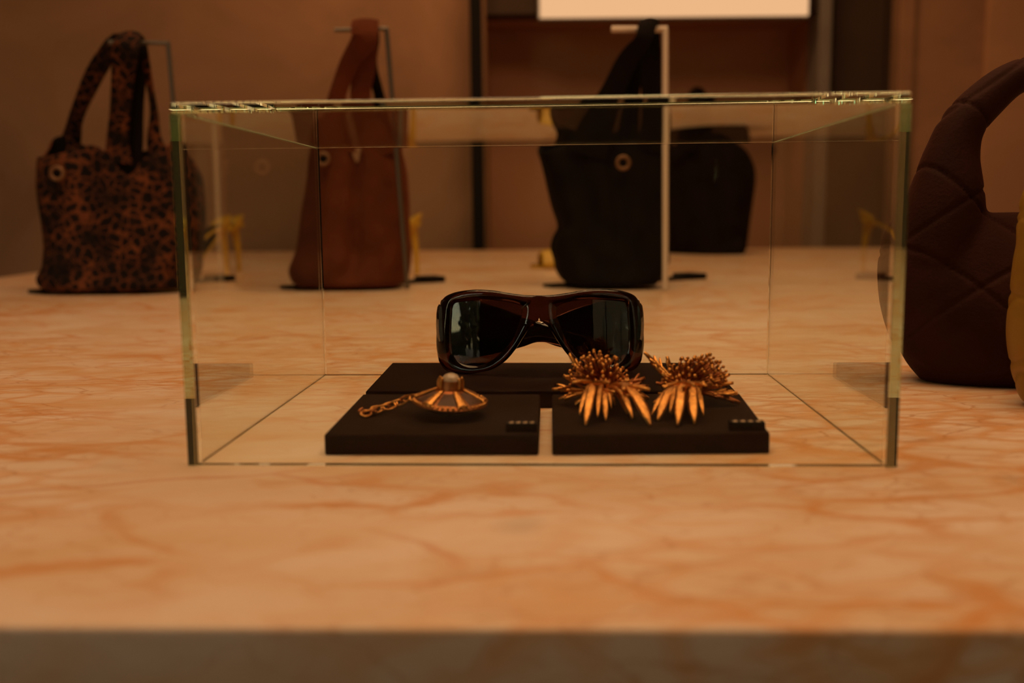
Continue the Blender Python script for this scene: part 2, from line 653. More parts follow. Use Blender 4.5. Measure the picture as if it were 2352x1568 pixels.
# ------------------------------------------------------------------ marble display table
poly = [(-1.04, 0.3325), (1.75, 0.246), (1.70, 3.205), (-1.125, 3.455)]
tb = thing('display_table', (0.3, 1.9, 0), 'large display table topped with cream marble full of orange veins', 'table')
obj('tabletop', *prism(poly, TZ - 0.10, TZ, 0.0022, 3), MARBLE, tb, sharp=40)
cxy = (0.32, 1.81)
obj('pedestal', *prism([(cxy[0] + (p[0] - cxy[0]) * .9, cxy[1] + (p[1] - cxy[1]) * .9) for p in poly], 0, TZ - 0.10, 0.004, 2), WALL, tb, smooth=False)

# ------------------------------------------------------------------ light panel on the alcove header
pa, pb = A(1240, 41, YW - .06), A(1857, 34, YW - .06)
lp = thing('light_panel', ((pa.x + pb.x) / 2, YW, pa.z), 'wide glowing peach light box high on the wall above the black tote', 'light')
obj('casing', *box_at(pa.x - .006, pb.x + .006, YW - .052, YW - .002, pa.z - .006, pa.z + .62, .002), GREYTRIM, lp, smooth=False)
obj('lit_face', *box_at(pa.x, pb.x, YW - .060, YW - .0525, pa.z, pa.z + .61, .002), PANEL, lp, smooth=False)

# ------------------------------------------------------------------ glass case
BW, BD, BH, BYAW, T, G = 0.36487, 0.29212, 0.18587, -0.04676, 0.0056, 0.0004
BO = Vector((0.01212, 0.5, TZ))
gc = thing('glass_case', BO, 'clear glass display case with green edges over the sunglasses and jewellery', 'display case')
BM = Matrix.Translation(BO) @ Matrix.Rotation(BYAW, 4, 'Z')


def pane(name, x0, x1, y0, y1, z0, z1, bev=0.0):
    v, f = boxm(x1 - x0, y1 - y0, z1 - z0, bev, 1, BM @ Matrix.Translation(((x0 + x1) / 2, (y0 + y1) / 2, (z0 + z1) / 2)))
    R_ = BM.to_3x3().inverted()
    fm = []
    for q in f:
        nrm = R_ @ (Vector(v[q[1]]) - Vector(v[q[0]])).cross(Vector(v[q[2]]) - Vector(v[q[1]])).normalized()
        big = {'side_pane': 0, 'front_pane': 1, 'back_pane': 1, 'top_pane': 2}[name]
        rim = abs(nrm[big]) < .3 and name == 'side_pane'
        fm.append(0 if not rim or nrm.z < -.9 else 2 if nrm.z > .9 else 1)
    return obj(name, v, f, None, gc, smooth=False, mats=[GLASS_AR if name in ('front_pane', 'back_pane') else GLASS, GEDGE, GLUED], fmat=fm)


h0, h1 = 0.0003, BH - T
pane('side_pane', -BW / 2, -BW / 2 + T, 0, BD, h0, h1)
pane('side_pane', BW / 2 - T, BW / 2, 0, BD, h0, h1)
pane('front_pane', -BW / 2 + T + G, BW / 2 - T - G, 0, T, h0, h1)
pane('back_pane', -BW / 2 + T + G, BW / 2 - T - G, BD - T, BD, h0, h1)
pane('top_pane', -BW / 2, BW / 2, 0, BD, h1 + G, BH, 0.0010)

# ------------------------------------------------------------------ plinths with their tags
PH = 0.0117


def plinth(px4, zt, z0, label):
    q = [P(x, y, zt) for x, y in px4]
    o = obj('display_plinth', *prism([(a.x, a.y) for a in q], TZ + z0, TZ + zt, 0.0012, 3), PLINTH, smooth=True, sharp=50)
    tag(o, label, 'plinth', None)
    return q


PB = plinth([(840, 897), (1690, 897), (1631, 832), (901, 832)], PH, 0.0, 'wide dark brown plinth at the back of the case, under the sunglasses')
PL = plinth([(745, 996), (1237, 996), (1241, 904), (834, 904)], PH, 0.0, 'dark brown plinth at front left, under the chain and saucer pendant')
PR = plinth([(1268, 996), (1768, 992), (1698, 902), (1268, 904)], PH, 0.0, 'dark brown plinth at front right, under the two gold flowers')


def price_tag(x0, x1, ytop, ybot, label):
    a, b = P(x0, ybot, PH), P(x1, ybot, PH)
    o = thing('price_tag', (a + b) / 2, label, 'tag')
    d = (b - a).normalized()
    R = Matrix.Translation((a + b) / 2) @ Matrix.Rotation(math.atan2(d.y, d.x), 4, 'Z')
    L_, D_, H_ = (b - a).length, 0.0070, 0.0048
    obj('block', *boxm(L_, D_, H_, 0.0004, 2, R @ Matrix.Translation((0, D_ / 2, H_ / 2))), TAGM, o, sharp=50)
    for k in range(4):
        x = (k - 1.5) * L_ * .22
        obj('printed_mark', *merge(boxm(L_ * .12, 0.0028, 0.00012, 0, 1, R @ Matrix.Translation((x, D_ * .42, H_ + .00008))),
                                   boxm(L_ * .05, 0.0012, 0.00012, 0, 1, R @ Matrix.Translation((x + L_ * .03, D_ * .75, H_ + .00008)))), PRINT, o, smooth=False)
    return o


price_tag(1162, 1234, 968, 992, 'small black price tag on the pendant plinth, its four pale marks on top')
price_tag(1676, 1757, 968, 989, 'small black price tag on the flower plinth, at its right front corner')

# ------------------------------------------------------------------ sunglasses
def sunglasses():
    k = 0.000317
    outer = [(0, 182), (32, 183), (70, 188), (107, 194), (152, 196), (199, 189), (226, 172), (236, 132), (241, 82), (239, 49), (232, 23), (214, 6),
             (176, 0), (133, 6), (105, 14), (78, 32), (55, 58), (36, 87), (26, 102), (15, 119), (5, 124), (0, 124.5)]
    lens = [(195, 165), (167, 169), (130, 171), (94, 170), (58, 164), (43, 157), (39, 146), (45, 120), (60, 84), (85, 54), (114, 30), (142, 20),
            (175, 23), (194, 34), (204, 54), (206, 92), (204, 130), (202, 154)]
    c = np.array([128., 100.])

    def dense(pts, closed):
        p = [np.array(q, float) for q in pts]
        if closed:
            p = [p[-1]] + p + [p[0], p[1]]
            d = catmull(p, 40 * len(p))
            return d
        return catmull(p, 40 * len(p))

    od = dense(outer, False) + [np.array([0, 124.5 + (182 - 124.5) * t / 40]) for t in range(1, 41)]
    ld = dense(lens, True)

    def radial(pts):
        a = np.array([math.atan2(*(p - c)[::-1]) for p in pts])
        r = np.array([np.linalg.norm(p - c) for p in pts])
        i = np.argsort(a)
        return a[i], r[i]

    oa, orr = radial(od)
    la, lr = radial(ld)
    fixed = [math.atan2(182 - 100, -128), math.atan2(24.5, -128)]
    N = 160
    ang = sorted(list(np.linspace(-math.pi, math.pi, N, endpoint=False)) + fixed)
    N = len(ang)
    oR = np.interp(ang, oa, orr, period=2 * math.pi)
    lR = np.interp(ang, la, lr, period=2 * math.pi)

    Rw = 0.20
    base = P(1239, 862, PH)
    # front bends back around the face and leans slightly
    yaw = -0.045
    W_ = Matrix.Translation(base) @ Matrix.Rotation(yaw, 4, 'Z') @ Matrix.Rotation(math.radians(-5), 4, 'X')

    def to3(u, v, off):                       # u sideways, v up, off towards the viewer
        x, z = u * k, v * k
        yy = x * x / (2 * Rw) + (z - .03) ** 2 / (2 * .5)
        nx = x / Rw
        return W_ @ Vector((x - off * -nx * 0 + off * nx * -1, yy - off, z + 0.0006))

    root = thing('sunglasses', base, 'large dark brown wraparound sunglasses standing on the back plinth in the case', 'sunglasses')
    prof = [(0.0, -2.2), (0.0, 0.6), (0.05, 1.2), (0.18, 1.9), (0.34, 2.9), (0.55, 3.3), (0.78, 3.1), (0.92, 2.2), (1.0, 0.6), (1.0, -1.8), (0.94, -3.0), (0.7, -3.4), (0.3, -3.2), (0.06, -2.9)]
    parts = []
    for s in (-1, 1):
        V, Fc = [], []
        for i, a in enumerate(ang):
            for t, hgt in prof:
                # keep the bridge seam exactly on the centre plane
                r = lR[i] + (oR[i] - lR[i]) * t
                p = c + r * np.array([math.cos(a), math.sin(a)])
                hh = hgt
                u = max(0.0, p[0])
                if u < 12 and t > 0.5:        # open the rolled edge along the bridge seam so the halves meet
                    hh = 3.2 if hgt > 0 else -3.2
                V.append(to3(s * u, p[1], hh * 0.001))
        m = len(prof)
        for i in range(N):
            j = (i + 1) % N
            for q in range(m):
                q2 = (q + 1) % m
                fc = [i * m + q, i * m + q2, j * m + q2, j * m + q]
                Fc.append(fc if s > 0 else fc[::-1])
        parts.append((V, Fc))
    V, Fc = merge(*parts)
    bm = bmesh.new()
    vs = [bm.verts.new(v) for v in V]
    for f in Fc:
        try:
            bm.faces.new([vs[i] for i in f])
        except ValueError:
            pass
    bmesh.ops.remove_doubles(bm, verts=bm.verts, dist=0.00012)
    bmesh.ops.dissolve_degenerate(bm, edges=bm.edges, dist=0.00002)
    # drop the wall left inside the bridge
    inner = [f for f in bm.faces if all(abs((W_.inverted() @ v.co).x) < 0.00006 for v in f.verts)]
    bmesh.ops.delete(bm, geom=inner, context='FACES')
    bmesh.ops.recalc_face_normals(bm, faces=bm.faces)
    fr = obj('frame', *from_bm(bm), ACET, root)
    for s in (-1, 1):
        V, Fc = [], []
        rings = 8
        V.append(to3(s * c[0], c[1], 0.0006)); 
        for q in range(1, rings + 1):
            for i, a in enumerate(ang):
                r = lR[i] * 1.012 * q / rings
                p = c + r * np.array([math.cos(a), math.sin(a)])
                V.append(to3(s * p[0], p[1], 0.0006))
        n1 = len(V)
        for i in range(N):
            j = (i + 1) % N
            Fc.append([0, 1 + i, 1 + j])
            for q in range(rings - 1):
                b0 = 1 + q * N; b1 = b0 + N
                Fc.append([b0 + i, b1 + i, b1 + j, b0 + j])
        if s > 0:
            Fc = [f[::-1] for f in Fc]
        # back face, 1.8 mm behind
        off = W_.to_3x3() @ Vector((0, 0.0018, 0))
        V2 = [v + off for v in V]
        last = 1 + (rings - 1) * N
        rim = [[last + i, last + (i + 1) % N, n1 + last + (i + 1) % N, n1 + last + i] for i in range(N)]
        Fall = Fc + [[x + n1 for x in f[::-1]] for f in Fc] + ([r[::-1] for r in rim] if s < 0 else rim)
        obj('lens', V + V2, Fall, LENS, root, sharp=60)
    # folded temples: broad at the hinge, dropping to the tips, crossing behind the bridge
    for s in (-1, 1):
        dy = 0.0235 if s < 0 else 0.0290
        pts = [(s * 236, 112, 0.026, 56), (s * 226, 112, dy, 64), (s * 165, 106, dy, 68), (s * 90, 102, dy - .001, 52), (s * 40, 99, dy - .001, 36), (s * 0, 97, dy - .001, 23), (s * -60, 82, dy - .001, 19), (s * -130, 62, dy, 19), (s * -180, 44, dy + .001, 17), (s * -192, 38, dy + .001, 10)]
        cur = catmull(pts, 36)
        V, Fc = [], []
        th = 0.0019
        sec = [(-1, 0), (-.92, .7), (-.6, 1), (.6, 1), (.92, .7), (1, 0), (.92, -.7), (.6, -1), (-.6, -1), (-.92, -.7)]
        for u, v, d, hw in cur:
            for e, g in sec:
                V.append(W_ @ Vector((u * k, d + g * th, max(0.0012, (v + e * hw) * k))))
        m = len(sec)
        for i in range(len(cur) - 1):
            for q in range(m):
                q2 = (q + 1) % m
                Fc.append([i * m + q, i * m + q2, (i + 1) * m + q2, (i + 1) * m + q])
        Fc.append(list(range(m))[::-1]); Fc.append([(len(cur) - 1) * m + q for q in range(m)])
        # end piece running back from the front to the hinge
        ep = tube([W_ @ Vector((s * 228 * k, 0.010, 118 * k)), W_ @ Vector((s * 236 * k, 0.018, 116 * k)), W_ @ Vector((s * 234 * k, 0.027, 112 * k))],
                  [0.0022, 0.0026, 0.0022], 12, 8, flat=6.0, up=(1, 0, 0))
        tp = obj('temple', *merge((V, Fc), ep), ACET, root, sharp=60)
        obj('hinge', *lathe([(0, -.004), (.0012, -.004), (.0012, .004), (0, .004)], 10, W_ @ Matrix.Translation((s * 228 * k, 0.0225, 112 * k))), STEEL, tp, sharp=40)
    for s in (-1, 1):
        obj('nose_pad', *tube([to3(s * 24, 118, -.0030), to3(s * 36, 96, -.0050), to3(s * 48, 74, -.0045)], [.0012, .0022, .001], 10, 8), ACET, root)
    return root


sunglasses()

# ------------------------------------------------------------------ bags on stands
def loft_bag(rows, Y, depth, mats, root, name='body', front_y=0.0, rim=None, nu=72, nv=40, seedv=0.0, folds=5, amp=0.004, expo=3.2, skew=0.0, on_bar=True, creases=()):
    """rows: (y_px, left_px, right_px) from bottom to top; the cross-section is a rounded rectangle.
    rim(u) lifts or drops the open top edge (metres)."""
    rr = []
    for yp, l, r in rows:
        a, b = A(l, yp, Y), A(r, yp, Y)
        rr.append(((a.x + b.x) / 2, (b.x - a.x) / 2, (a.z + b.z) / 2))
    cur = catmull(rr, nv)
    zf = TZ + (0.0068 if on_bar else 0.0004)
    cur = [(a_, b_, max(z_, zf + .004 * i_)) for i_, (a_, b_, z_) in enumerate(cur)]
    cur[0] = (cur[0][0], cur[0][1], zf)
    V, Fc = [], []
    for j, (cx, hw, z) in enumerate(cur):
        t = j / (nv - 1)
        dp = depth * (1.0 - 0.35 * t)
        for i in range(nu):
            a = 2 * math.pi * i / nu
            ca, sa = math.cos(a), math.sin(a)
            q = (abs(ca) ** expo + abs(sa) ** expo) ** (-1 / expo)
            x, y = q * ca, q * sa
            n_ = noise.noise(Vector((x * 2.2 + seedv, y * 2.2, t * 4.0))) + .6 * noise.noise(Vector((x * folds + seedv, y * folds, t * 1.2 + 5)))
            sc = 1.0
            if j < 3:
                sc = (0.94, 0.985, 1.0)[j]
            wob = amp * n_ * min(1, t * 6)
            px_ = cx + x * hw * sc + skew * y * dp
            py_ = Y + front_y + dp * y * sc
            nn = Vector((x, y, 0)).normalized()
            for ca_, cd_, cw_ in creases:      # pressed-in folds down the front
                da = (math.degrees(a) - ca_ - 6 * noise.noise(Vector((t * 2, ca_, 0))) + 180) % 360 - 180
                wob -= cd_ * math.exp(-(da / cw_) ** 2) * min(1, t * 3)
            zz = z
            if rim:
                zz = z + rim(a) * max(0.0, (t - 0.55) / 0.45) ** 1.5
            V.append(Vector((px_, py_, zz)) + nn * wob)
    for j in range(nv - 1):
        for i in range(nu):
            l = (i + 1) % nu
            Fc.append([j * nu + i, j * nu + l, (j + 1) * nu + l, (j + 1) * nu + i])
    Fc.append([i for i in reversed(range(nu))])
    o = obj(name, V, Fc, None, root, mats=mats)
    so = o.modifiers.new('thickness', 'SOLIDIFY')
    so.thickness = 0.003
    so.offset = -1
    so.material_offset = 1
    so.material_offset_rim = 0
    return o


def ribbon(pts, mats, root, name='handle', n=40, th=0.003, face=None):
    """pts: (px, py, Y, width_px); a strap whose face turns towards the room's front"""
    w3 = []
    for px, py, Y, wp in pts:
        a = A(px, py, Y)
        w3.append([a.x, a.y, a.z, wp * Y / F / 2])
    cur = catmull(w3, n)
    V, Fc, fm = [], [], []
    for i, q in enumerate(cur):
        p = Vector(q[:3])
        t = (Vector(cur[min(i + 1, n - 1)][:3]) - Vector(cur[max(i - 1, 0)][:3])).normalized()
        t2 = Vector((t.x, t.y * 0.15, t.z)).normalized()
        wv = t2.cross(Vector((0, 1, 0))).normalized()
        if i > int(n * .70):                   # over the rod the strap lies along it
            k = min(1.0, (i - n * .70) / (n * .15))
            wv = (wl * (1 - k) + Vector((1 if wl.x > 0 else -1, 0, 0)) * k).normalized()
        else:
            wl = wv
        nn = wv.cross(t2 if i <= int(n * .70) else t).normalized()
        if i <= int(n * .70):
            flip = nn.y > 0
        if flip: nn = -nn
        hw = max(q[3], 0.001)
        for e in (-1, -.5, 0, .5, 1):
            bow = 0.003 * (1 - e * e)
            V.append(p + wv * hw * e + nn * (th / 2 + bow))
        for e in (1, .5, 0, -.5, -1):
            bow = 0.003 * (1 - e * e)
            V.append(p + wv * hw * e - nn * (th / 2 - bow))
    m = 10
    for i in range(n - 1):
        for q in range(m):
            l = (q + 1) % m
            Fc.append([i * m + q, i * m + l, (i + 1) * m + l, (i + 1) * m + q])
            fm.append(1 if 5 <= q <= 8 else 0)
    Fc.append(list(range(m))[::-1]); fm.append(0)
    Fc.append([(n - 1) * m + q for q in range(m)]); fm.append(0)
    return obj(name, V, Fc, None, root, mats=mats, fmat=fm, sharp=70)


def eyelet(px, py, Y, rpx, root, ymesh):
    p = A(px, py, ymesh)
    R = rpx * Y / F
    pts = [p + Vector((R * math.cos(a), 0, R * math.sin(a))) for a in np.linspace(0, 2 * math.pi, 24, endpoint=False)]
    e = obj('eyelet', *tube(pts, [R * .33] * 24, 8, closed=True), BRASS, root)
    obj('eyelet_hole', *lathe([(0, 0), (R * .8, 0), (R * .8, .001), (0, .001)], 20, Matrix.Translation(p) @ Matrix.Rotation(math.pi / 2, 4, 'X')), LINING, e)
    return e


def stand(arm_l, arm_r, foot, plate_l, plate_r, Y, m, label, lean_y=-0.0, rr=0.0035):
    """rod stand: foot bar on the table, upright and a horizontal arm"""
    pl, pr = P(*plate_l), P(*plate_r)
    root = thing('bag_stand', (pl + pr) / 2, label, 'stand', None)
    d = (pr - pl)
    ang = math.atan2(d.y, d.x)
    mid = (pl + pr) / 2
    obj('foot_bar', *boxm(d.length, 0.030, 0.006, 0.001, 2, Matrix.Translation(mid + Vector((0, 0, .003))) @ Matrix.Rotation(ang, 4, 'Z')), BLACKMETAL, root, sharp=40)
    obj('foot_plate', *boxm(0.042, 0.050, 0.011, 0.0015, 2, Matrix.Translation(pr + Vector((-.012, 0, .0058))) @ Matrix.Rotation(ang, 4, 'Z')), BLACKMETAL, root, sharp=40)
    fp = A(foot[0], foot[1], Y); fp.z = TZ + .0055
    ar, al = A(arm_r[0], arm_r[1], Y), A(arm_l[0], arm_l[1], Y)
    obj('upright', *tube([fp, ar], [rr, rr], 10), m, root, sharp=40)
    obj('arm', *tube([ar + Vector((rr * .6, 0, 0)), al], [rr, rr], 10), m, root, sharp=40)
    return root


# leopard tote
yl = 1.70
yr = yl - 0.105                                # plane of the rods, in front of the bags
stand((250, 97), (386, 99), (436, 655), (72, 674), (514, 645), yr, STEEL, 'steel rod stand holding up the leopard print tote', rr=.0036)
r = thing('leopard_tote', A(270, 672, yl) * 1.0, 'rust and black leopard print tote bag hanging on the left stand', 'bag')


def rim_leo(a):
    d = math.degrees(a) % 360
    # strap roots: back left (150), front centre (285), right (350); dips between
    h = -0.012
    for c_, hh, w_ in ((140, .040, 26), (262, .018, 18), (340, .030, 24), (60, .02, 25)):
        x = (d - c_ + 180) % 360 - 180
        h += hh * math.exp(-(x / w_) ** 2)
    x = (d - 290 + 180) % 360 - 180
    h -= 0.035 * math.exp(-(x / 10) ** 2)
    return h


bl = loft_bag([(671, 116, 440), (660, 104, 448), (640, 116, 452), (600, 122, 456), (540, 114, 460), (470, 106, 459), (410, 100, 452), (370, 96, 436), (345, 98, 420)],
              yl, 0.085, [LEO, LINING], r, rim=rim_leo, seedv=3.1, amp=0.007, creases=((255, .008, 10), (300, .008, 8)))
ribbon([(150, 352, yl + .045, 50), (165, 318, yl + .045, 44), (178, 260, yl + .01, 34), (215, 175, yl - .04, 44), (252, 116, yl - .085, 42), (272, 96, yl - .086, 40), (292, 80, yl - .098, 32), (299, 77, yr, 26)], [LEO, LINING], r)
ribbon([(272, 375, yl - .058, 64), (270, 325, yl - .062, 50), (276, 250, yl - .08, 46), (282, 170, yl - .105, 52), (288, 116, yl - .124, 60), (293, 96, yl - .124, 56), (298, 80, yl - .112, 48), (300, 77, yr, 40)], [LEO, LINING], r)
ribbon([(300, 385, yl - .04, 44), (306, 330, yl - .045, 44), (314, 240, yl - .055, 32), (320, 160, yl - .070, 34), (320, 116, yl - .085, 38), (314, 96, yl - .086, 36), (305, 80, yl - .098, 32), (301, 77, yr, 26)], [LINING, LEO], r)
ribbon([(372, 375, yl - .035, 60), (355, 322, yl - .035, 34), (354, 260, yl - .045, 18), (345, 200, yl - .06, 15), (331, 125, yl - .08, 20), (322, 96, yl - .086, 24), (309, 80, yl - .098, 26), (302, 77, yr, 24)], [LEO, LINING], r)
eyelet(131, 398, yl, 13, r, yl - .070)

# rust tote
ym = 1.735
yr = ym - 0.105
stand((768, 69), (888, 66), (936, 650), (643, 664), (1002, 647), yr, STEEL, 'steel rod stand holding up the rust brown tote', rr=.0038)
r = thing('suede_tote', A(803, 661, ym), 'plain rust brown suede tote bag hanging behind the left half of the glass case', 'bag')


def rim_rust(a):
    d = math.degrees(a) % 360
    h = -0.012
    for c_, hh, w_ in ((235, .055, 26), (300, .050, 22), (350, .03, 18), (130, .05, 30), (60, .05, 30)):
        x = (d - c_ + 180) % 360 - 180
        h += hh * math.exp(-(x / w_) ** 2)
    x = (d - 278 + 180) % 360 - 180
    h -= 0.05 * math.exp(-(x / 9) ** 2)
    x = (d - 92 + 180) % 360 - 180
    h -= 0.05 * math.exp(-(x / 14) ** 2)
    return h


loft_bag([(661, 678, 930), (650, 666, 940), (625, 676, 942), (560, 686, 940), (480, 696, 938), (410, 703, 932), (360, 709, 926), (325, 713, 920)],
         ym, 0.085, [RUST, LINING], r, rim=rim_rust, seedv=11.7, amp=0.006, creases=((277, .022, 7), (232, .006, 8)))
ribbon([(772, 352, ym - .056, 92), (768, 290, ym - .060, 62), (774, 225, ym - .075, 40), (800, 150, ym - .095, 42), (834, 94, ym - .124, 56), (837, 68, ym - .124, 60), (839, 51, ym - .112, 60), (840, 48, yr, 58)], [RUST, LINING], r)
ribbon([(880, 360, ym - .052, 84), (850, 300, ym - .060, 60), (828, 225, ym - .070, 46), (838, 150, ym - .080, 50), (843, 94, ym - .084, 48), (842, 68, ym - .086, 46), (841, 51, ym - .098, 44), (840, 49, yr, 44)], [RUST, LINING], r)
ribbon([(890, 340, ym + .03, 40), (872, 225, ym - .02, 24), (852, 150, ym - .05, 28), (858, 94, ym - .080, 26), (856, 68, ym - .084, 26), (851, 52, ym - .097, 26), (849, 49, yr, 26)], [LINING, RUST], r)
eyelet(743, 365, ym, 12, r, ym - .070)

# black tote
yb = 1.70
yr = yb - 0.110
stand((1404, 67), (1528, 67), (1528, 652), (1258, 660), (1598, 640), yr, LIT_ROD, 'rod stand holding up the black tote, the light on it painted as pale cream', rr=.0050)
r = thing('black_tote', A(1398, 661, yb), 'black suede tote bag with flared top hanging behind the sunglasses', 'bag')


def rim_blk(a):
    d = math.degrees(a) % 360
    h = -0.004
    for c_, hh, w_ in ((255, .030, 22), (300, .026, 20), (120, .05, 30), (60, .045, 30)):
        x = (d - c_ + 180) % 360 - 180
        h += hh * math.exp(-(x / w_) ** 2)
    return h


loft_bag([(661, 1298, 1500), (650, 1284, 1516), (630, 1276, 1525), (600, 1268, 1526), (560, 1272, 1528), (520, 1284, 1528), (470, 1270, 1528), (400, 1250, 1527), (345, 1237, 1525)],
         yb, 0.085, [BLACKS, LINING], r, rim=rim_blk, seedv=23.2, amp=0.006, creases=((272, .010, 6), (238, .010, 9)), skew=-0.12)
ribbon([(1345, 355, yb - .056, 100), (1372, 280, yb - .065, 74), (1405, 215, yb - .08, 54), (1440, 140, yb - .10, 46), (1474, 96, yb - .130, 38), (1484, 68, yb - .131, 40), (1491, 49, yb - .118, 40), (1493, 46, yr, 40)], [BLACKS, LINING], r)
ribbon([(1490, 350, yb - .052, 74), (1498, 280, yb - .062, 48), (1496, 200, yb - .070, 46), (1495, 130, yb - .082, 46), (1494, 96, yb - .089, 44), (1494, 68, yb - .090, 42), (1493, 49, yb - .102, 40), (1493, 46, yr, 38)], [BLACKS, LINING], r)
ribbon([(1440, 330, yb + .05, 50), (1452, 215, yb + .0, 34), (1474, 110, yb - .074, 28), (1484, 68, yb - .089, 28), (1490, 50, yb - .102, 28), (1492, 47, yr, 28)], [LINING, BLACKS], r)
eyelet(1431, 374, yb, 13, r, yb - .074)

# second dark tote, behind
ys = 2.95
r = thing('brown_tote', A(1590, 578, ys), 'very dark brown boxy tote standing on the far edge behind the black tote', 'bag')
loft_bag([(576, 1545, 1662), (570, 1534, 1672), (540, 1528, 1684), (470, 1524, 1694), (395, 1520, 1704), (350, 1524, 1690), (322, 1540, 1660)],
         ys, 0.13, [DARKB, LINING], r, seedv=31.0, amp=0.008, rim=lambda a: 0.02 * math.sin(3 * a), skew=-0.5, on_bar=False)
ribbon([(1575, 345, ys - .10, 50), (1582, 290, ys - .09, 40), (1592, 240, ys - .05, 36), (1602, 216, ys, 34), (1612, 240, ys + .04, 30), (1620, 330, ys + .09, 40)], [DARKB, LINING], r)

# ------------------------------------------------------------------ quilted hobo bags
def hobo(left, right, top, handle, Y, depth, m, root, spacing=0.062):
    """left/right: body outline in px by height, handle: centre line (px, py, radius px)"""
    rows = []
    for (yl_, l), (_, r_) in zip(left, right):
        a, b = A(l, yl_, Y), A(r_, yl_, Y)
        rows.append([(a.x + b.x) / 2, (b.x - a.x) / 2, (a.z + b.z) / 2])
    cur = catmull(rows, 26)
    V, Fc = [], []
    nu = 48
    z0, z1 = cur[0][2], cur[-1][2]
    for cx_, hw, z in cur:
        t = (z - z0) / (z1 - z0)
        dp = depth * (0.62 + 1.1 * t * (1 - t) * 1.6) * (1 - .35 * t * t)
        for i in range(nu):
            a = 2 * math.pi * i / nu
            V.append(Vector((cx_ + hw * math.cos(a), Y + dp * math.sin(a), z)))
    for j in range(len(cur) - 1):
        for i in range(nu):
            l = (i + 1) % nu
            Fc.append([j * nu + i, j * nu + l, (j + 1) * nu + l, (j + 1) * nu + i])
    Fc.append([i for i in reversed(range(nu))]); Fc.append([(len(cur) - 1) * nu + i for i in range(nu)])
    hp = [A(px, py, Y) for px, py, _ in handle]
    hr = [q[2] * Y / F for q in handle]
    tv = tube(hp, hr, 24, 60, up=(0, 1, 0))
    V, Fc = merge((V, Fc), tv)
    me = bpy.data.meshes.new('tmp')
    me.from_pydata([tuple(v) for v in V], [], Fc)
    t = bpy.data.objects.new('tmp', me)
    C.objects.link(t)
    rm = t.modifiers.new('r', 'REMESH'); rm.mode = 'VOXEL'; rm.voxel_size = 0.0020
    sm = t.modifiers.new('s', 'SMOOTH'); sm.iterations = 14; sm.factor = 0.6
    dg = bpy.context.evaluated_depsgraph_get()
    me2 = bpy.data.meshes.new_from_object(t.evaluated_get(dg))
    n = len(me2.vertices)
    co = np.empty(n * 3); me2.vertices.foreach_get('co', co); co = co.reshape(-1, 3)
    no = np.array([v.normal for v in me2.vertices])
    wob = np.array([noise.noise(Vector(c_) * 14) for c_ in co])
    zz = co[:, 2]
    a1 = (co[:, 0] * .80 + zz * .85 + co[:, 1] * .3 + wob * .006) / spacing
    a2 = (co[:, 0] * -.62 + zz * .95 + co[:, 1] * .3 + wob * .006) / spacing / 1.15
    d1 = np.abs(a1 - np.round(a1)) * spacing
    d2 = np.abs(a2 - np.round(a2)) * spacing
    puff = np.minimum(np.minimum(d1, d2) / (spacing * .5), 1.0) ** 0.5
    g = -0.0016 * np.exp(-(d1 / .0016) ** 2) - 0.0011 * np.exp(-(d2 / .0016) ** 2) + 0.0009 * (puff - .5)
    low = np.clip((zz - TZ) / 0.02, 0, 1)
    co = co + no * (g * low + wob * .0012 * low)[:, None]
    co[:, 2] = np.maximum(co[:, 2], TZ + .0004)
    v = [tuple(c_) for c_ in co]
    f = [list(p.vertices) for p in me2.polygons]
    bpy.data.objects.remove(t)
    bpy.data.meshes.remove(me); bpy.data.meshes.remove(me2)
    return obj('quilted_body', v, f, m, root)


yh = 0.745
r = thing('quilted_hobo_bag', A(2400, 900, yh), 'large oxblood quilted hobo bag with thick curved handle right of the glass case', 'bag')
cxh = 2420
Lh = [(902, 2180), (893, 2150), (868, 2115), (830, 2085), (780, 2062), (700, 2040), (610, 2030), (540, 2040), (505, 2060), (488, 2085)]
hobo(Lh, [(a, 2 * cxh - b) for a, b in Lh], 0,
     [(2150, 600, 100), (2160, 520, 94), (2172, 450, 83), (2178, 395, 70), (2188, 345, 57), (2212, 285, 49), (2276, 217, 43), (2338, 175, 38), (2420, 157, 38), (2502, 175, 38), (2564, 217, 43), (2628, 285, 49), (2652, 345, 57), (2662, 395, 70), (2668, 450, 83), (2680, 520, 94), (2690, 600, 100)],
     yh, 0.058, HOBO, r)
yy = 0.64
r = thing('yellow_hobo_bag', A(2480, 915, yy), 'mustard yellow quilted bag cut off at the right edge in front of the oxblood one', 'bag')
Ly = [(932, 2372), (920, 2352), (880, 2338), (820, 2328), (750, 2325), (680, 2330), (610, 2335), (560, 2340), (500, 2356)]
hobo(Ly, [(a, 2 * 2540 - b) for a, b in Ly], 0,
     [(2370, 600, 30), (2375, 500, 38), (2392, 430, 34), (2440, 350, 30), (2540, 310, 30), (2640, 350, 30), (2690, 430, 34), (2705, 500, 38), (2710, 600, 30)],
     yy, 0.045, YELLOW, r, 0.04)

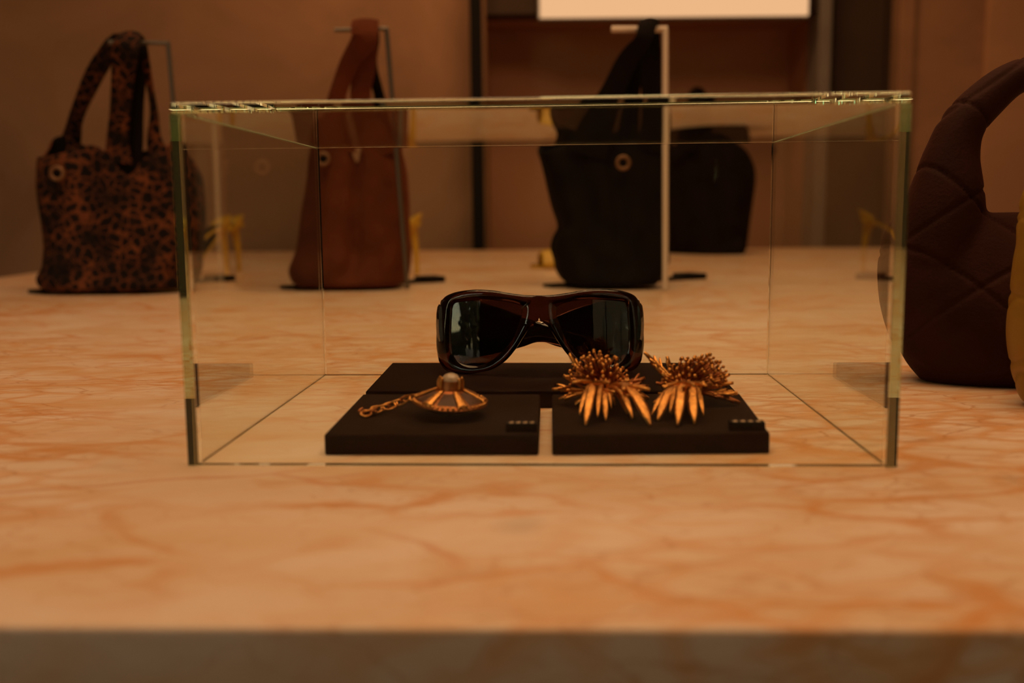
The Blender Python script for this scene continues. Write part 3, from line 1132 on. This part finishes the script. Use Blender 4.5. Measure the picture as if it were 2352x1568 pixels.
# ------------------------------------------------------------------ yellow high heels
def high_heel(loc, rz, label):
    root = thing('high_heel', (0, 0, 0), label, 'shoe', None)
    prof = [(0.00, .006), (0.03, .004), (0.06, .005), (0.085, .016), (0.115, .048), (0.145, .082), (0.175, .100), (0.205, .106)]
    wid = [.010, .030, .036, .035, .028, .026, .028, .018]
    cur = catmull([(x, z, w_) for (x, z), w_ in zip(prof, wid)], 36)

    def slab(lo, hi, sc):
        V, Fc = [], []
        for x, z, w_ in cur:
            for e in (-1, -.5, 0, .5, 1):
                V.append((x, e * w_ * sc, z + hi))
            for e in (1, .5, 0, -.5, -1):
                V.append((x, e * w_ * sc, z + lo))
        m = 10
        for i in range(len(cur) - 1):
            for q in range(m):
                l = (q + 1) % m
                Fc.append([i * m + q, i * m + l, (i + 1) * m + l, (i + 1) * m + q])
        Fc.append(list(range(m))[::-1]); Fc.append([(len(cur) - 1) * m + q for q in range(m)])
        return V, Fc
    obj('sole', *slab(-.004, .002, 1), SHOEY, root, sharp=50)
    obj('insole', *slab(.0022, .0036, .86), LINING, root, sharp=50)
    obj('heel', *tube([(.188, 0, .100), (.192, 0, .085), (.196, 0, .05), (.197, 0, .02), (.197, 0, 0)], [.015, .009, .0058, .005, .005], 12, 20, up=(1, 0, 0)), SHOEY, root, sharp=50)
    # toe band over the forefoot and a heel cup
    V, Fc = [], []
    for i in range(12):
        x = .022 + .055 * i / 11
        for q in range(15):
            a = math.pi * q / 14
            V.append((x, .040 * math.cos(a), .004 + (.034 + .012 * i / 11) * math.sin(a)))
    for i in range(11):
        for q in range(14):
            Fc.append([i * 15 + q, i * 15 + q + 1, (i + 1) * 15 + q + 1, (i + 1) * 15 + q])
    o = obj('toe_band', V, Fc, SHOEY, root)
    sd = o.modifiers.new('t', 'SOLIDIFY'); sd.thickness = .002
    V, Fc = [], []
    for i in range(8):
        z = i / 7
        for q in range(17):
            a = -math.pi / 2 + math.pi * q / 16
            V.append((.178 + .028 * math.cos(a) + .004 * z, .029 * math.sin(a), .103 + .004 * math.cos(a) + .020 * z * (0.5 + .5 * math.cos(a))))
    for i in range(7):
        for q in range(16):
            Fc.append([i * 17 + q, i * 17 + q + 1, (i + 1) * 17 + q + 1, (i + 1) * 17 + q])
    o = obj('heel_cup', V, Fc, SHOEY, root)
    sd = o.modifiers.new('t', 'SOLIDIFY'); sd.thickness = .002
    root.location = loc
    root.rotation_euler = (0, 0, rz)
    return root


def place_heel(px, py, rz, label):            # px, py: where the heel tip stands
    t = P(px, py)
    off = Matrix.Rotation(rz, 3, 'Z') @ Vector((.197, 0, 0))
    return high_heel(t - off, rz, label)


place_heel(517, 631, math.radians(38), 'yellow high heel between the leopard tote and the other heel of its pair')
place_heel(546, 623, math.radians(38), 'yellow high heel, the right-hand one of the pair beside the leopard tote')
place_heel(958, 629, math.radians(12), 'yellow high heel with its heel showing right of the rust brown tote')
t = P(1219, 616)
high_heel(t, math.radians(8), 'yellow high heel with only its toe showing left of the black tote')

# ------------------------------------------------------------------ gold saucer pendant with chain
def frame_from(z, x):
    z = Vector(z).normalized()
    x = (Vector(x) - z * Vector(x).dot(z)).normalized()
    y = z.cross(x)
    return Matrix((x, y, z)).transposed().to_4x4()


ypd = P(1035, 955, PH).y
pcn = A(1034, 922, ypd)
root = thing('pendant_necklace', (pcn.x, pcn.y, TZ + PH), 'gold saucer-shaped pendant set with a milky stone, on a short gold chain', 'necklace')
sc = ypd / F
RD = 88 * sc
Rm = Matrix.Translation(pcn) @ frame_from((0.06, -0.05, 1), (1, 0, 0))
obj('disc', *lathe([(0, -.30 * RD), (.35 * RD, -.26 * RD), (.75 * RD, -.12 * RD), (.97 * RD, -.02 * RD), (RD, .0), (.98 * RD, .03 * RD), (.62 * RD, .20 * RD), (.36 * RD, .33 * RD), (.30 * RD, .36 * RD), (0, .37 * RD)], 48, Rm), GOLD_R, root, sharp=35)
for i in range(6):                             # smoky stone inlays and gold ribs between them
    a0 = math.pi / 6 + i * math.pi / 3
    V, Fc = [], []
    for ir in range(5):
        rr_ = (.42 + .44 * ir / 4) * RD
        zz = np.interp(rr_ / RD, [.36, .62, .98], [.33, .20, .03]) * RD + .012 * RD
        for ia in range(9):
            a = a0 - .36 + .72 * ia / 8
            bump_ = .045 * RD * math.sin(math.pi * ir / 4) * math.sin(math.pi * ia / 8)
            V.append(Rm @ Vector((rr_ * math.cos(a), rr_ * math.sin(a), zz + bump_)))
    for ir in range(4):
        for ia in range(8):
            Fc.append([ir * 9 + ia, (ir + 1) * 9 + ia, (ir + 1) * 9 + ia + 1, ir * 9 + ia + 1])
    obj('inlaid_stone', V, Fc, STONE, root)
for i in range(6):
    a = i * math.pi / 3 + math.radians(-6)
    pts, rad = [], []
    for q in range(9):
        rr_ = (.34 + .62 * q / 8) * RD
        zz = np.interp(rr_ / RD, [.36, .62, .98], [.34, .22, .04]) * RD
        pts.append(Rm @ Vector((rr_ * math.cos(a), rr_ * math.sin(a), zz + .02 * RD)))
        rad.append((.055 + .105 * q / 8 + (.02 if q % 2 else 0)) * RD)
    obj('rib', *tube(pts, rad, 8, flat=.35, up=Rm.to_3x3() @ Vector((-math.sin(a), math.cos(a), 0))), GOLD, root)
beads = []
for i in range(44):
    a = 2 * math.pi * i / 44
    beads.append(ico(.055 * RD, Rm @ Vector((.955 * RD * math.cos(a), .955 * RD * math.sin(a), .05 * RD)), 1))
o = obj('beaded_rim', *merge(*beads), GOLD, root)
tag(o, kind='stuff')
obj('collar', *lathe([(.24 * RD, .34 * RD), (.32 * RD, .34 * RD), (.30 * RD, .42 * RD), (.26 * RD, .60 * RD), (.22 * RD, .60 * RD)], 28, Rm), GOLD_R, root, sharp=40)
obj('stone', *lathe([(.02 * RD, .36 * RD), (.24 * RD, .38 * RD), (.27 * RD, .52 * RD), (.245 * RD, .64 * RD), (.17 * RD, .73 * RD), (.08 * RD, .77 * RD), (0, .78 * RD)], 32, Rm), PEARL, root)
for a in (0.05, math.pi - .05, math.pi / 2, -math.pi / 2 + .9, -math.pi / 2 - .9):
    u = Vector((math.cos(a), math.sin(a), 0))
    obj('prong', *tube([Rm @ (u * .30 * RD + Vector((0, 0, .36 * RD))), Rm @ (u * .32 * RD + Vector((0, 0, .55 * RD))), Rm @ (u * .27 * RD + Vector((0, 0, .68 * RD)))], [.05 * RD, .045 * RD, .03 * RD], 8, 8), GOLD, root)
# short peg that lifts the saucer off the plinth
zt = pcn.z - .29 * RD
obj('peg', *lathe([(0, 0), (.10 * RD, 0), (.06 * RD, (zt - TZ - PH) * .4), (.10 * RD, zt - TZ - PH + .0006), (0, zt - TZ - PH + .0006)], 16, Matrix.Translation((pcn.x, pcn.y, TZ + PH))), BLACKMETAL, root, sharp=40)


def link(c, d, n_, L_, W_, th):
    d = Vector(d).normalized()
    n_ = (Vector(n_) - d * Vector(n_).dot(d)).normalized()
    s = d.cross(n_)
    pts = []
    for a in np.linspace(0, 2 * math.pi, 20, endpoint=False):
        ca, sa = math.cos(a), math.sin(a)
        pts.append(Vector(c) + d * (L_ / 2) * math.copysign(abs(ca) ** .75, ca) + s * (W_ / 2) * math.copysign(abs(sa) ** .75, sa))
    return tube(pts, [th] * 20, 8, closed=True)


path = [(965, 912), (950, 908), (935, 910), (918, 919), (902, 925), (888, 930), (872, 934), (858, 937), (845, 942), (838, 947)]
zs = [.0105, .011, .0085, .006, .0045, .0038, .0032, .0028, .0026, .0022]
pp = []
for i, ((x, y), z) in enumerate(zip(path, zs)):
    pp.append(A(x, y, ypd - .010 * i / 9) if False else P(x, y + 4, PH + z))
for i in range(len(pp) - 1):
    a, b = pp[i], pp[i + 1]
    d = b - a
    nv_ = Vector((0.1, -.6, .8)) if i % 2 == 0 else Vector((0, .7, .6))
    cc = (a + b) / 2
    cc.z = max(cc.z, TZ + PH + .0022)
    lv, lf = link(cc, Vector((d.x, d.y * .6, d.z)), nv_, d.length * 1.45 + .001, .0050, .00062)
    lo = min(v.z for v in lv)
    if lo < TZ + PH + .0001:
        lv = [v + Vector((0, 0, TZ + PH + .0001 - lo)) for v in lv]
    obj('chain_link', lv, lf, GOLD, root)
e = P(850, 953, PH)
obj('clasp', *merge(tube([e + Vector((-.004, 0, .0022)), e + Vector((.0045, -.0004, .0020))], [.0016, .0014], 10, 6),
                    tube([e + Vector((-.004, -.001, .0016)), e + Vector((-.0062, -.0005, .0030)), e + Vector((-.004, .001, .0042))], [.0007] * 3, 8, 8)), GOLD_R, root)

# ------------------------------------------------------------------ gold thistle flowers
rnd = random.Random(5)


def blade(p0, p1, p2, wid, th=.0005, nl=12, up=Vector((0, 0, 1)), ridge=.0009, jag=0.0):
    """pointed, ridged leaf from p0 over p1 to p2"""
    V, Fc = [], []
    for i in range(nl):
        t = i / (nl - 1)
        p = p0 * (1 - t) ** 2 + p1 * 2 * t * (1 - t) + p2 * t * t
        tg = ((p1 - p0) * (1 - t) + (p2 - p1) * t).normalized()
        s = tg.cross(up)
        if s.length < 1e-4: s = tg.orthogonal()
        s.normalize()
        n_ = s.cross(tg).normalized()
        w_ = wid * (0.30 + 0.70 * math.sin(math.pi * min(1, t * .80 + .02)) ** .9)
        if i == nl - 1: w_ = wid * .16
        w_ *= 1 + jag * (1 if i % 2 else -1) * .5
        for e, r_ in ((-1, 0), (-.5, .9), (0, .25), (.5, .9), (1, 0)):
            V.append(p + s * w_ * e + n_ * (r_ * ridge + th))
        for e, r_ in ((1, 0), (0, .25), (-1, 0)):
            V.append(p + s * w_ * e * .96 + n_ * (r_ * ridge - th))
    m = 8
    for i in range(nl - 1):
        for q in range(m):
            l = (q + 1) % m
            Fc.append([i * m + q, i * m + l, (i + 1) * m + l, (i + 1) * m + q])
    Fc.append(list(range(m))[::-1]); Fc.append([(nl - 1) * m + q for q in range(m)])
    return V, Fc


def petal(root, c, tip, wid, arch=.3, lobes=2, m=None):
    d = tip - c
    L_ = d.length
    mid = c + d * .5 + Vector((0, 0, L_ * arch))
    side = Vector((-d.y, d.x, 0)).normalized()
    parts = [blade(c, mid, tip, wid * .75, jag=.12)]
    for s in (-1, 1):                          # feathered strands either side, each with its own tip
        for q in (1, 2):
            if q == 2 and (wid < 9 * L_ / 90 or rnd.random() < .3):
                continue
            ln = rnd.uniform(.66, .90) if q == 1 else rnd.uniform(.5, .66)
            e = c + d * ln + side * s * wid * (.75 + .65 * q) + Vector((0, 0, L_ * arch * .35 * (1 - ln)))
            m_ = c + d * ln * .55 + side * s * wid * (.45 + .40 * q) + Vector((0, 0, L_ * arch * .8))
            parts.append(blade(c + side * s * wid * .2, m_, e, wid * (.52 - .08 * q), nl=10, jag=.12))
    for k in range(lobes):
        s = -1 if k % 2 else 1
        t = .50 + .16 * (k // 2) + rnd.uniform(-.05, .05)
        b = c * (1 - t) ** 2 + mid * 2 * t * (1 - t) + tip * t * t
        ln = L_ * rnd.uniform(.22, .34)
        e = b + d.normalized() * ln * .8 + side * s * ln * rnd.uniform(.3, .6) + Vector((0, 0, rnd.uniform(0, .3) * ln))
        parts.append(blade(b, (b + e) / 2 + Vector((0, 0, ln * .12)), e, wid * .34, nl=8))
    v, f = merge(*parts)
    lim = TZ + PH + .0003
    v = [(a, b_, max(z, lim)) for a, b_, z in v]
    return obj('petal', v, f, m or GOLD, root)


def thistle(cpx, cpy, label, tips, dome, n_st):
    yc = P(cpx, cpy + 24, PH).y
    c = A(cpx, cpy, yc)
    root = thing('flower_earring', (c.x, c.y, TZ + PH), label, 'earring')
    s = yc / F
    # calyx cup under the stamens
    obj('calyx', *lathe([(0, c.z - (c.z - TZ - PH) * 1.0 - c.z), (.0025, -(c.z - TZ - PH)), (.003, -.004), (.0075, 0), (.009, .004), (.007, .009), (0, .011)], 20, Matrix.Translation(c)), GOLD_R, root)
    for px, py, mode, wid, arch, lob in tips:
        if mode == 'g':                        # tip rests on the plinth
            tip = P(px, py, PH + .0012)
        else:
            tip = A(px, py, yc + mode)
        d0 = (tip - c); d0.z = 0
        st = c + d0.normalized() * .005
        petal(root, st, tip, wid * s, arch, lob, GOLD if wid > 7.5 else GOLD_R)
    parts, sp = [], []
    x0, x1, y0 = dome
    hw = (x1 - x0) / 2 * s
    ht = (cpy - y0) * s
    for i in range(n_st):
        # even spread over the upper dome
        q = (i + .5) / n_st
        el = math.asin(1 - q * .93)
        az = i * 2.39996 + rnd.uniform(-.2, .2)
        ln = rnd.uniform(.80, 1.06)
        dx = math.cos(el) * math.cos(az); dy = math.cos(el) * math.sin(az); dz = math.sin(el)
        dome_c = (x0 + x1) / 2
        off = Vector(((dome_c - cpx) * s, 0, 0))
        tip = c + off * (.4 + .6 * dz) + Vector((dx * hw * ln, dy * hw * .8 * ln, dz * ht * ln * .96 + .003))
        b = c + Vector((dx * .006, dy * .006, .003 + dz * .007))
        md = (b + tip) / 2 + Vector((rnd.uniform(-1, 1), rnd.uniform(-1, 1), rnd.uniform(0, 1))) * .0014
        parts.append(tube([b, md, tip], [.00050, .00042, .00045], 5, 4))
        sp.append(ico(rnd.uniform(.0010, .0015), tip, 1))
    o = obj('stamens', *merge(*parts), GOLD_R, root); tag(o, kind='stuff')
    o = obj('stamen_tips', *merge(*sp), GOLD, root, label='tiny bead tips'); tag(o, kind='stuff')
    return root


thistle(1384, 902, 'gold thistle flower earring in front of the sunglasses, left one of two',
        [(1345, 975, 'g', 14, .45, 2), (1391, 964, 'g', 10, .35, 2), (1493, 976, 'g', 17, .40, 2), (1488, 916, -.006, 17, .25, 3), (1440, 950, 'g', 8, .4, 2),
         (1322, 930, -.008, 8, .2, 2), (1284, 918, -.004, 8, .15, 3), (1268, 895, .0, 8, .1, 4), (1293, 862, .004, 8, .0, 4), (1490, 888, .006, 7, .15, 3), (1482, 868, .012, 7, .05, 3),
         (1306, 812, .010, 8, -.05, 0), (1318, 872, -.018, 7, .1, 2), (1446, 872, -.014, 8, .0, 2), (1420, 880, .03, 8, .2, 2), (1350, 880, .03, 8, .2, 2)],
        (1300, 1442, 812), 120)
thistle(1578, 902, 'gold thistle flower earring at the right end of the plinth, leaning right',
        [(1511, 964, 'g', 14, .4, 1), (1556, 976, 'g', 15, .45, 2), (1594, 972, 'g', 15, .45, 2), (1502, 926, -.008, 9, .2, 2), (1694, 903, -.008, 13, .02, 1), (1699, 926, -.012, 6, .15, 0),
         (1502, 838, .0, 9, -.05, 1), (1530, 818, .006, 9, -.05, 0), (1506, 880, -.006, 7, .1, 3), (1684, 880, .0, 8, .1, 3), (1676, 860, .012, 8, .05, 3), (1640, 880, .03, 8, .2, 2),
         (1550, 880, .03, 8, .2, 2), (1480, 810, .022, 8, .05, 4), (1660, 915, -.012, 7, .15, 2)],
        (1528, 1682, 816), 120)

# ------------------------------------------------------------------ street outside the shop window
STONEF = mat('pale_stone_facade', (0.15, 0.125, 0.095), 0.9, var=0.15, vscale=1.2)
DKGLASS = mat('dark_window_glass', (0.02, 0.022, 0.025), 0.1)
LEAF = mat('dark_green_leaves', (0.03, 0.045, 0.015), 0.8)
struct('street_ground', *box_at(-40, 40, -45, Y0 - .1, -0.12, -0.02), mat('grey_street_paving', (0.22, 0.2, 0.18), 0.9, var=.1))
bd = thing('street_building', (9, -16, 0), 'pale stone building with arched windows across the street', 'building')
obj('facade', *box_at(-2.5, 24, -20, -16, -.02, 13), STONEF, bd, smooth=False)
for rw in range(3):
    for k_ in range(8):
        x = -.8 + k_ * 3.1
        z = .6 + rw * 4.1
        pl_ = [(x, z), (x + 1.3, z), (x + 1.3, z + 1.9)] + [(x + .65 + .65 * math.cos(a), z + 1.9 + .65 * math.sin(a)) for a in np.linspace(.2, math.pi - .2, 7)] + [(x, z + 1.9)]
        n_ = len(pl_)
        V = [(a, -15.99, b) for a, b in pl_] + [(a, -15.90, b) for a, b in pl_]
        Fc = [list(range(n_)), [n_ + i for i in reversed(range(n_))]] + [[i, n_ + i, n_ + (i + 1) % n_, (i + 1) % n_] for i in range(n_)]
        obj('window', V, Fc, DKGLASS, bd, smooth=False)
tr = thing('street_tree', (-8.6, -12, 0), 'dark leafy tree on the street outside the shop window', 'tree')
obj('trunk', *tube([(-8.6, -12, -.02), (-8.5, -12, 1.2), (-8.6, -12, 2.4)], [.25, .2, .12], 10, 10), mat('bark', (.06, .045, .03), .9), tr)
lv = []
for i in range(500):
    a, b_, q = rnd.uniform(0, 6.28), rnd.uniform(-1, 1), rnd.random() ** .4
    rr_ = 2.1 * q
    lv.append(ico(rnd.uniform(.12, .26), (-8.6 + rr_ * math.cos(a) * math.sqrt(1 - b_ * b_), -12 + rr_ * math.sin(a) * math.sqrt(1 - b_ * b_), 2.4 + rr_ * b_ * .9), 1))
tag(obj('leaves', *merge(*lv), LEAF, tr), kind='stuff')

hd = thing('sky_blocking_hedge', (-13.9, -13.5, 0), 'low dark leafy hedge added left of the tree to cover the low sky in the lenses', 'hedge')  # added leafy mass that keeps the low sky out of the lens reflections
hv = []
for i in range(420):
    hv.append(ico(rnd.uniform(.14, .26), (rnd.uniform(-16.5, -11.3), -13.5 + rnd.uniform(-.4, .4), rnd.uniform(.1, 1.55)), 1))
tag(obj('leaves', *merge(*hv), LEAF, hd), kind='stuff')
